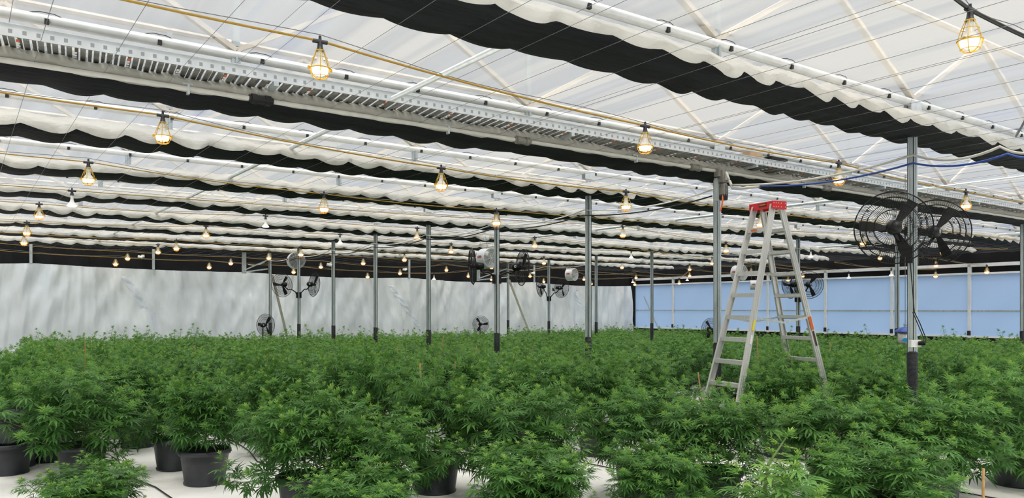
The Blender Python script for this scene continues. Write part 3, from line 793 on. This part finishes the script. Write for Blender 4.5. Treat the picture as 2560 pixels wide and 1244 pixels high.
# ---------------------------------------------------------------- ladder
def ladder():
    Cp = at_depth(1919, 507, 10.75); H = Cp.z
    s_dir = Vector((.193, .981, 0)).normalized()          # along the steps
    p_dir = Vector((.981, -.193, 0)).normalized()         # splay
    base = Vector((Cp.x, Cp.y, 0))
    t = empty('step_ladder', base, label='tall aluminium twin-sided step ladder with red cap standing among the plants', cat='ladder')
    zt = H-.05; half = .98; wt, wb = .19, .375
    def pt(side, e, z):        # side: -1 left leg frame, +1 right; e -1 near, +1 far along steps
        q = (zt-z)/zt
        return p_dir*side*(.07+(half-.07)*q)+s_dir*e*(wt+(wb-wt)*q)+UP*z
    for side in (-1, 1):
        for e in (-1, 1):
            m = MB(); a, b = pt(side, e, 0), pt(side, e, zt)
            d = (b-a).normalized()
            # channel section: web + two flanges
            wv = d.cross(s_dir).normalized()
            m.bar(a, b, .012, .085, up=wv)
            for q in (-1, 1):
                off = wv*q*.040-s_dir*e*.012
                m.bar(a+off, b+off, .030, .007, up=wv)
            for q in (-.015, .015):
                m.bar(a+wv*q+s_dir*e*.008, b+wv*q+s_dir*e*.008, .006, .006, up=wv)
            m.obj('rail', M['alu'], t)
            MB().bar(a-d*.0, a+d*.09, .035, .10, up=wv).obj('foot', M['fanblack'], t)
        for i in range(1, 11):
            z = zt-.012-i*.299
            if z < .1: break
            a, b = pt(side, -1, z), pt(side, 1, z)
            m = MB(); m.bar(a, b, .085, .010); m.bar(a-UP*.024+p_dir*side*.040, b-UP*.024+p_dir*side*.040, .007, .052); m.bar(a-UP*.02-p_dir*side*.04, b-UP*.02-p_dir*side*.04, .006, .04)
            m.obj('step', M['alu'], t)
        a, b = pt(side, 1, zt-.31), pt(side, 1, zt-.45)
        MB().bar(a-s_dir*.12, b, .02, .006).obj('knee_brace', M['alu'], t)
    c = MB(); R = Matrix((p_dir, s_dir, UP)).transposed()
    c.box((0, 0, H-.012), (.20, .44, .025), R); c.box(p_dir*-.10+UP*(H-.05), (.012, .44, .09), R); c.box(p_dir*.10+UP*(H-.05), (.012, .44, .09), R)
    c.box(s_dir*-.222+UP*(H-.055), (.25, .012, .11), R); c.box(s_dir*.222+UP*(H-.055), (.25, .012, .11), R)
    cap = c.obj('cap', M['red'], t)
    rv = MB()
    for x in (-.10, -.06, -.02, .03, .10):
        for z in (-.03, -.08):
            rv.lathe([(.0, .006), (.007, .004), (.008, 0)], s_dir*-.228+p_dir*x+UP*(H+z), tuple(-s_dir), 8)
    rv.obj('rivets', M['silver'], cap)
    MB().box(p_dir*-.108+UP*(H-.04)-s_dir*.02, (.004, .15, .05), R).obj('cap_label', M['maroon'], cap)
    MB().box(p_dir*-.111+UP*(H-.035)-s_dir*.02, (.003, .12, .018), R).obj('cap_lettering', M['org'], cap)
    # spreader braces
    for e in (-1, 1):
        z = EYE-(797-771)*10.3/FOC+.02
        mid = s_dir*e*.30+UP*(z-.07)
        m = MB(); m.bar(pt(-1, e, z), mid, .006, .028); m.bar(pt(1, e, z), mid, .006, .028); m.obj('spreader', M['galv'], t)
    # stickers
    def sticker(side, e, z0, z1, mt, nm, off):
        a, b = pt(side, e, z0), pt(side, e, z1); d = (b-a).normalized(); wv = d.cross(s_dir).normalized()
        o = s_dir*e*.0135+wv*off
        MB().bar(a+o, b+o, .004, .030 if nm != 'orange_sticker' else .05, up=wv).obj(nm, mt, t)
    sticker(-1, -1, 1.66, 1.80, M['yel'], 'yellow_sticker', -.005)
    sticker(-1, -1, 1.48, 1.60, M['white'], 'white_sticker', -.005)
    sticker(1, -1, 1.66, 1.84, M['org'], 'orange_sticker', .0)
    sticker(1, -1, 1.44, 1.64, M['maroon'], 'dark_sticker', .0)
    a = pt(-1, .2, zt-.336)-p_dir*.05
    MB().box(a, (.004, .10, .03), R).obj('step_label', M['org'], t)
    return t
LAD = ladder()

# ---------------------------------------------------------------- plants
def palmate(V, F, T, o, d, up, L, tone, nl, rs, detail):
    """one hand-shaped leaf at o pointing along d, blade normal up"""
    side = d.cross(up)
    if side.length < 1e-5: return
    side.normalize(); up = side.cross(d).normalized()
    angs = {5: (-68, -34, 0, 34, 68), 7: (-98, -62, -31, 0, 31, 62, 98), 3: (-36, 0, 36)}[nl]
    for a in angs:
        ar = math.radians(a+rs.uniform(-4, 4)); l = L*(1-.0052*abs(a)); wd = l*rs.uniform(.075, .10)
        dd = (d*math.cos(ar)+side*math.sin(ar)); ss = dd.cross(up)
        b = len(V)
        dr = rs.uniform(.06, .22)
        mid = o+dd*l*.5+up*l*(.03); tip = o+dd*l+up*(-l*dr)
        if detail:
            V += [tuple(o), tuple(mid+ss*wd+up*wd*.35), tuple(mid), tuple(mid-ss*wd+up*wd*.35), tuple(tip)]
            F += [(b, b+1, b+2), (b, b+2, b+3), (b+1, b+4, b+2), (b+2, b+4, b+3)]
            T += [tone]*5
        else:
            V += [tuple(o), tuple(mid+ss*wd*1.15), tuple(mid-ss*wd*1.15), tuple(tip)]
            F += [(b, b+1, b+2), (b+1, b+3, b+2)]
            T += [tone]*4
def plant_mesh(seed, H=1.0, W=.62, nb=20, detail=True, LL=.125, step=.055, base_z=.30, tall=.12, dens=2, bright=0., thick=1., droop=True):
    """foliage and stems; H = height of canopy above floor incl. pot, W = radius"""
    rs = random.Random(seed); V = []; F = []; T = []; S = MB()
    zb = base_z
    def leaf(o, d, L, tone, nl, up=None):
        u = (up or UP)+Vector((rs.uniform(-.25, .25), rs.uniform(-.25, .25), 0))
        palmate(V, F, T, o, d.normalized(), u, L, tone, nl, rs, detail)
    def shoot(path, Lmax, start=.25, axis_up=True):
        # path: list of Vectors
        n = len(path); tot = sum((path[i+1]-path[i]).length for i in range(n-1)); cnt = max(3, int(tot/step)); az0 = rs.uniform(0, 2*PI)
        for i in range(cnt+1):
            q = start+(1-start)*i/cnt; x = q*(n-1); j = min(int(x), n-2); p = path[j].lerp(path[j+1], x-j); ax = (path[j+1]-path[j]).normalized()
            L = Lmax*(.75+.35*math.sin(PI*min(1, .15+q*.75)))*(1-.55*max(0, q-.75)/.25)
            ref = UP if abs(ax.z) < .85 else Vector((1, 0, 0))
            u = ax.cross(ref).normalized(); v = ax.cross(u)
            for s in range(dens):
                a = az0+i*2.4+s*2*PI/dens+rs.uniform(-.3, .3)
                o = u*math.cos(a)+v*math.sin(a)
                d = o*1.0+ax*.35+Vector((0, 0, -.18 if q < .8 else .25)); d.normalize()
                pet = L*rs.uniform(.25, .55)
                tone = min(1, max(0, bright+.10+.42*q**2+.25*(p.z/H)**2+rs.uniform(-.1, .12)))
                leaf(p+d*pet, (d+Vector((0, 0, rs.uniform(-.45, .05)))).normalized(), L*rs.uniform(.8, 1.1), tone, 7 if L > .10 and detail else 5)
        # tip rosette
        tp = path[-1]; ax = (path[-1]-path[-2]).normalized()
        for s in range(7):
            a = s*.9; o = Vector((math.cos(a), math.sin(a), 0))
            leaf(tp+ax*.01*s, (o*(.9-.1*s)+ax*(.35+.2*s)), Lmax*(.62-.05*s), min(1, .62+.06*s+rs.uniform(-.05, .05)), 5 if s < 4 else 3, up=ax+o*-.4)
    main = [Vector((rs.uniform(-.02, .02)*i, rs.uniform(-.02, .02)*i, zb+(H+tall-zb)*i/5)) for i in range(6)]
    S.tube(main, [thick*q for q in (.012, .011, .009, .007, .005, .003)], 5); shoot(main, LL, .25)
    for b in range(nb):
        q = (b+.5)/nb; a = b*2.399+rs.uniform(-.25, .25)
        z0 = zb+.02+(H-zb)*.62*q
        reach = W*(1-.55*q**1.6)*rs.uniform(.75, 1.12)
        zt = z0+(H-z0)*rs.uniform(.45, .95)*(1-.25*(1-q)) if q > .25 else z0+rs.uniform(-.12 if droop else .08, .30)*(H-zb)
        o = Vector((math.cos(a), math.sin(a), 0)); path = []
        for i in range(6):
            x = i/5; path.append(o*(.01+reach*(x**.75))+Vector((0, 0, z0+(zt-z0)*x**1.5)))
        S.tube(path, [.007, .006, .005, .004, .003, .002], 4)
        shoot(path, LL*rs.uniform(.85, 1.1), .28)
        if detail or b % 2 == 0:      # side twigs
            for s in range(2):
                j = rs.choice((2, 3, 4)); p0 = path[j]; a2 = a+rs.choice((-1, 1))*rs.uniform(.6, 1.3)
                o2 = Vector((math.cos(a2), math.sin(a2), 0)); ln = rs.uniform(.12, .26)
                shoot([p0, p0+o2*ln*.6+UP*ln*.35, p0+o2*ln*.8+UP*ln], LL*.85, .3)
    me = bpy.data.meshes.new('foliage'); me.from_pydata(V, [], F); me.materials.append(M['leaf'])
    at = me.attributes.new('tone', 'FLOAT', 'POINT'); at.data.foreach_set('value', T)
    sm = bpy.data.meshes.new('stem'); sm.from_pydata(S.v, [], S.f); sm.materials.append(M['stem'])
    return me, sm
def pot_parts():
    R = .27
    p = MB().lathe([(.0, .0), (R*.82, .0), (R*.84, .02), (R*.80, .035), (R*.955, .33), (R*1.03, .33), (R*1.05, .345), (R*1.05, .375), (R*1.0, .385), (R*.955, .38), (R*.94, .32)], n=28)
    s = MB().lathe([(R*.94, .335), (R*.5, .35), (.0, .345)], n=20)
    return p, s
pm, smb = pot_parts()
pot_me = bpy.data.meshes.new('pot'); pot_me.from_pydata(pm.v, [], pm.f); pot_me.materials.append(M['potmat']); pot_me.polygons.foreach_set('use_smooth', [True]*len(pot_me.polygons))
soil_me = bpy.data.meshes.new('soil'); soil_me.from_pydata(smb.v, [], smb.f); soil_me.materials.append(M['soil'])
HERO = [plant_mesh(100+i, H=1.2, W=(.62, .70, .60, .66)[i], nb=24, LL=.152, step=.058) for i in range(4)]
MID = [plant_mesh(200+i, H=1.2, W=.72, nb=24, detail=False, LL=.135, step=.058) for i in range(4)]
FARM = [plant_mesh(300+i, H=1.2, W=.76, nb=18, detail=False, LL=.155, step=.075, tall=.16+.10*(i % 3)) for i in range(4)]
SLIM = plant_mesh(500, H=1.2, W=.42, nb=22, LL=.145, step=.055, base_z=.40, droop=False)
YOUNG = plant_mesh(400, H=1.2, W=.20, nb=5, LL=.185, step=.10, tall=.20, bright=.22, thick=1.9)
nplants = 0
def plant(x, y, h, wscale, kind, label, group=None, pot=True):
    global nplants
    t = empty('hemp_plant', (x, y, 0), RNG.uniform(0, 2*PI), label, 'plant', group)
    f_me, s_me = kind
    if pot:
        p = bpy.data.objects.new('pot', pot_me); COL.objects.link(p); p.parent = t
        s = bpy.data.objects.new('soil', soil_me); COL.objects.link(s); s.parent = p
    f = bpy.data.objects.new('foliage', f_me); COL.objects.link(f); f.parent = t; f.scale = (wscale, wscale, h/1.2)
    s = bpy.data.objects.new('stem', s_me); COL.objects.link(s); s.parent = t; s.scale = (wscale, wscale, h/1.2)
    nplants += 1
    return t
NEAR = []   # (x px, depth, height, width scale, variant, label)
NEAR_SPEC = [
 (205, 9.0, 1.22, 1.25, 1, 'big bushy hemp plant at the left edge beside the stacked pots'),
 (512, 8.70, 1.15, 1.0, 4, 'slim hemp plant in the fully visible front pot, left'),
 (440, 9.5, 1.05, .7, 4, 'hemp plant in the dark pot tucked behind the fully visible front pot'),
 (345, 11.0, 1.25, .95, 0, 'hemp plant whose pot shows on the white floor behind the left bush'),
 (765, 7.35, 1.18, 1.05, 0, 'full hemp plant right of the fully visible front pot'),
 (955, 7.25, .92, .95, 1, 'low spreading hemp plant at the bottom left of centre'),
 (1088, 8.3, 1.22, .85, 2, 'hemp plant with brown cane, its dark pot in shade below, centre left'),
 (1290, 7.9, 1.15, 1.1, 3, 'broad hemp plant at the bottom centre'),
 (1492, 10.4, 1.28, .95, 0, 'hemp plant right of centre with its pot on the bare white floor'),
 (1600, 8.1, 1.12, 1.0, 1, 'hemp plant at the bottom, left of the pot under the ladder'),
 (1785, 7.6, 1.10, 1.05, 2, 'hemp plant in the dark pot at the bottom edge below the ladder'),
 (2090, 7.8, 1.12, 1.1, 0, 'bushy hemp plant at the bottom right of the ladder'),
 (2335, 7.9, 1.12, 1.15, 3, 'bushy hemp plant below the big-fan post at the bottom'),
 (2540, 8.6, 1.25, 1.15, 1, 'bushy hemp plant at the bottom right edge'),
 (230, 6.6, .60, .9, 2, 'low hemp plant cut by the bottom edge at left'),
 (900, 6.2, .66, .9, 0, 'low hemp plant cut by the bottom edge, left of centre'),
 (1330, 6.6, .78, 1.0, 2, 'low hemp plant cut by the bottom edge at centre'),
 (2180, 6.5, .85, 1.05, 1, 'low hemp plant cut by the bottom edge at right'),
 (1650, 6.9, .74, .8, 3, 'small hemp plant cut by the bottom edge, right of centre'),
]
occ = []
for px, f, h, ws, v, lab in NEAR_SPEC:
    p = at_depth(px, 771, f); occ.append((p.x, p.y, (.62*ws if v < 4 else .35)+.55))
    plant(p.x, p.y, h, ws, HERO[v] if v < 4 else SLIM, lab)
p = at_depth(1938, 771, 5.2); plant(p.x, p.y, .93, 1.0, YOUNG, 'tall pale shoot standing alone at the bottom below the ladder', pot=True)
p = at_depth(2056, 771, 5.1); plant(p.x, p.y, .66, .8, YOUNG, 'short pale shoot at the bottom edge right of the tall shoot', pot=True)
cand = []
ladp = LAD.location
for i in range(0, 24):
    for j in range(0, 26):
        x = .9+1.32*i+RNG.uniform(-.16, .16); y = 1.0+1.32*j+RNG.uniform(-.16, .16)+(.66 if i % 2 else 0)
        if x > XW-1.6 or y > YW-1.45: continue
        f = .581*x+.814*y; r = .814*x-.581*y
        if f < 9.6: continue
        px = 1280+r/f*FOC
        if px < 55 or px > 2560+420/f*5: continue
        if any((x-a)**2+(y-b)**2 < c*c for a, b, c in occ): continue
        # bare patches of floor
        gx, gy = px, 771+EYE*FOC/f
        if 1690 < px < 1860 and f < 13.4: continue
        if 1690 < px < 1790 and 13.2 < f < 17.5: continue
        if 380 < px < 440 and f < 12.5: continue
        # keep posts clear
        if any((x-a)**2+(y-b)**2 < .3**2 for a in (9.67, 20.74) for b in TY): continue
        cand.append((f, x, y, px))
cand.sort()
def words(n):
    ones = ['', 'first', 'second', 'third', 'fourth', 'fifth', 'sixth', 'seventh', 'eighth', 'ninth', 'tenth', 'eleventh', 'twelfth', 'thirteenth', 'fourteenth', 'fifteenth', 'sixteenth', 'seventeenth', 'eighteenth', 'nineteenth']
    tens = {20: 'twent', 30: 'thirt', 40: 'fort', 50: 'fift', 60: 'sixt'}
    if n < 20: return ones[n]
    return tens[n//10*10]+('ieth' if n % 10 == 0 else 'y-'+ones[n % 10])
second = sorted(c[3] for c in cand if c[0] < 13.5)
far_left = []
for n, (f, x, y, px) in enumerate(cand):
    h = (1.26 if f < 14 else 1.16 if f < 20 else 1.02 if f < 27 else .90)*RNG.uniform(.93, 1.07)
    if x > 26 and y < 26: h *= .84
    if nplants >= 300: far_left.append((x, y, h)); continue
    kind = HERO[RNG.randrange(4)] if f < 12.5 else (MID[RNG.randrange(4)] if f < 20 else FARM[RNG.randrange(4)])
    if f < 13.5: z_ = 'leafy hemp plant, %s from the left in the band just behind the front plants' % words(second.index(px)+1)
    elif f < 20: z_ = 'leafy hemp plant in the crowded middle rows ' + ('at the left' if px < 830 else 'between the bare posts' if px < 1470 else 'around the ladder' if px < 2280 else 'right of the big-fan post')
    elif x > y: z_ = 'hemp plant in the far rows before the bluish window wall' + (', left of the ladder' if px < 1800 else ', right of the ladder')
    else: z_ = 'hemp plant in the far rows before the white tarp wall' + (', left half' if px < 830 else ', centre part')
    plant(x, y, h, RNG.uniform(.92, 1.1), kind, z_, 'hemp plants just behind the front ones' if f < 13.5 else z_.replace('hemp plant', 'hemp plants').replace('leafy ', ''), pot=f < 22)
if far_left:
    V = []; F = []; T = []
    vs = []
    for me, _ in FARM[:2]:
        co = np.empty(len(me.vertices)*3); me.vertices.foreach_get('co', co); tn = np.empty(len(me.vertices)); me.attributes['tone'].data.foreach_get('value', tn)
        vs.append((co.reshape(-1, 3), np.array([tuple(p.vertices) for p in me.polygons]), tn))
    CO = []; FA = []; TN = []; off = 0
    for n, (x, y, h) in enumerate(far_left):
        co, fa, tn = vs[n % 2]; a = RNG.uniform(0, 6.28); R = np.array([[math.cos(a), -math.sin(a), 0], [math.sin(a), math.cos(a), 0], [0, 0, 1]])
        CO.append((co*[1, 1, h/1.2]) @ R.T+[x, y, 0]); FA.append(fa+off); TN.append(tn); off += len(co)
    CO = np.concatenate(CO); FA = np.concatenate(FA); TN = np.concatenate(TN)
    me = bpy.data.meshes.new('hemp_canopy'); me.from_pydata(CO.tolist(), [], FA.tolist()); me.materials.append(M['leaf'])
    me.attributes.new('tone', 'FLOAT', 'POINT').data.foreach_set('value', TN.tolist())
    o = bpy.data.objects.new('hemp_canopy', me); COL.objects.link(o)
    tag(o, 'farthest mass of hemp plants in the corner of the two walls', 'plants', kind='stuff')
print('PLANTS', nplants, 'rest', len(far_left))

# canes
CANES = [(213, 855, 925, 12, 0, 'left of centre-left, the tallest in the left bushes'), (146, 862, 885, 12.5, -6, 'at the far left'), (1050, 908, 992, 9.2, 3, 'in the foreground plant left of centre'),
 (1138, 903, 945, 11.5, 0, 'in the middle plants, centre'), (992, 855, 905, 14, 3, 'left of the tall near posts'), (1109, 838, 872, 16, -8, 'right of the third bare post'),
 (1192, 862, 884, 15.5, -8, 'in front of the side-on fan post'), (1332, 868, 884, 15, -4, 'between two middle posts'), (672, 868, 905, 13.5, -6, 'below the left fan pair'),
 (822, 884, 910, 13.5, 6, 'below the post right of the left fan pair'), (1745, 930, 1022, 10.6, 8, 'leaning beside the ladder foot'), (2458, 1170, 1262, 6.6, 0, 'thick one at the bottom right corner'),
 (2469, 880, 912, 14, 0, 'at the right edge'), (487, 862, 880, 14, 3, 'in the left rows'), (2074, 855, 888, 15, 4, 'right of the ladder'), (1893, 840, 925, 12.5, 2, 'between the ladder legs')]
for (px, y0, y1, f, tilt, lab) in CANES:
    a = at_depth(px, y0, f); b = at_depth(px+(y1-y0)*math.sin(math.radians(tilt)), y1, f)
    d = (b-a); end = a+d*((a.z-.05)/max(.01, a.z-b.z))
    pr = [a.lerp(end, q/6)-a for q in range(7)]
    rr = .010 if f > 7 else .013
    o = MB().tube(pr, [rr, rr*.93, rr, rr*.93, rr, rr*.93, rr], 6).obj('bamboo_cane', M['cane'], loc=a)
    tag(o, 'thin brown bamboo cane ' + lab, 'cane', 'bamboo canes among the plants')
# stacked empty pots and trays at the left edge
for i, (px, f, z, s) in enumerate(((38, 9.6, 0, 1.0), (22, 9.2, .0, .95), (30, 9.3, .36, .95))):
    p = at_depth(px, 771, f)
    t = empty('empty_pot', (p.x, p.y, z), label=('black empty pot behind the stack at the left edge', 'black empty pot at the left edge, bottom of its stack', 'black empty pot at the left edge, topmost of its stack')[i], cat='pot', group='empty pots at the left edge')
    o = bpy.data.objects.new('shell', pot_me); COL.objects.link(o); o.parent = t; o.scale = (s, s, s)
# drip hoses on the floor
for i, x in enumerate((1.7, 3.2, 4.95, 6.4, 8.7, 12.6)):
    pts = [(x+.10*math.sin(j*1.3+i)+.05*math.sin(j*3.1), 3.5+j*.8, .015) for j in range(30)]
    o = MB().tube([Vector(p)-Vector(pts[0]) for p in pts], .008, 6).obj('drip_hose', M['blackpol'], loc=pts[0], smooth=True)
    tag(o, 'black drip hose on the white floor between plant rows, %s from the left' % nth[i], 'hose', 'drip hoses')
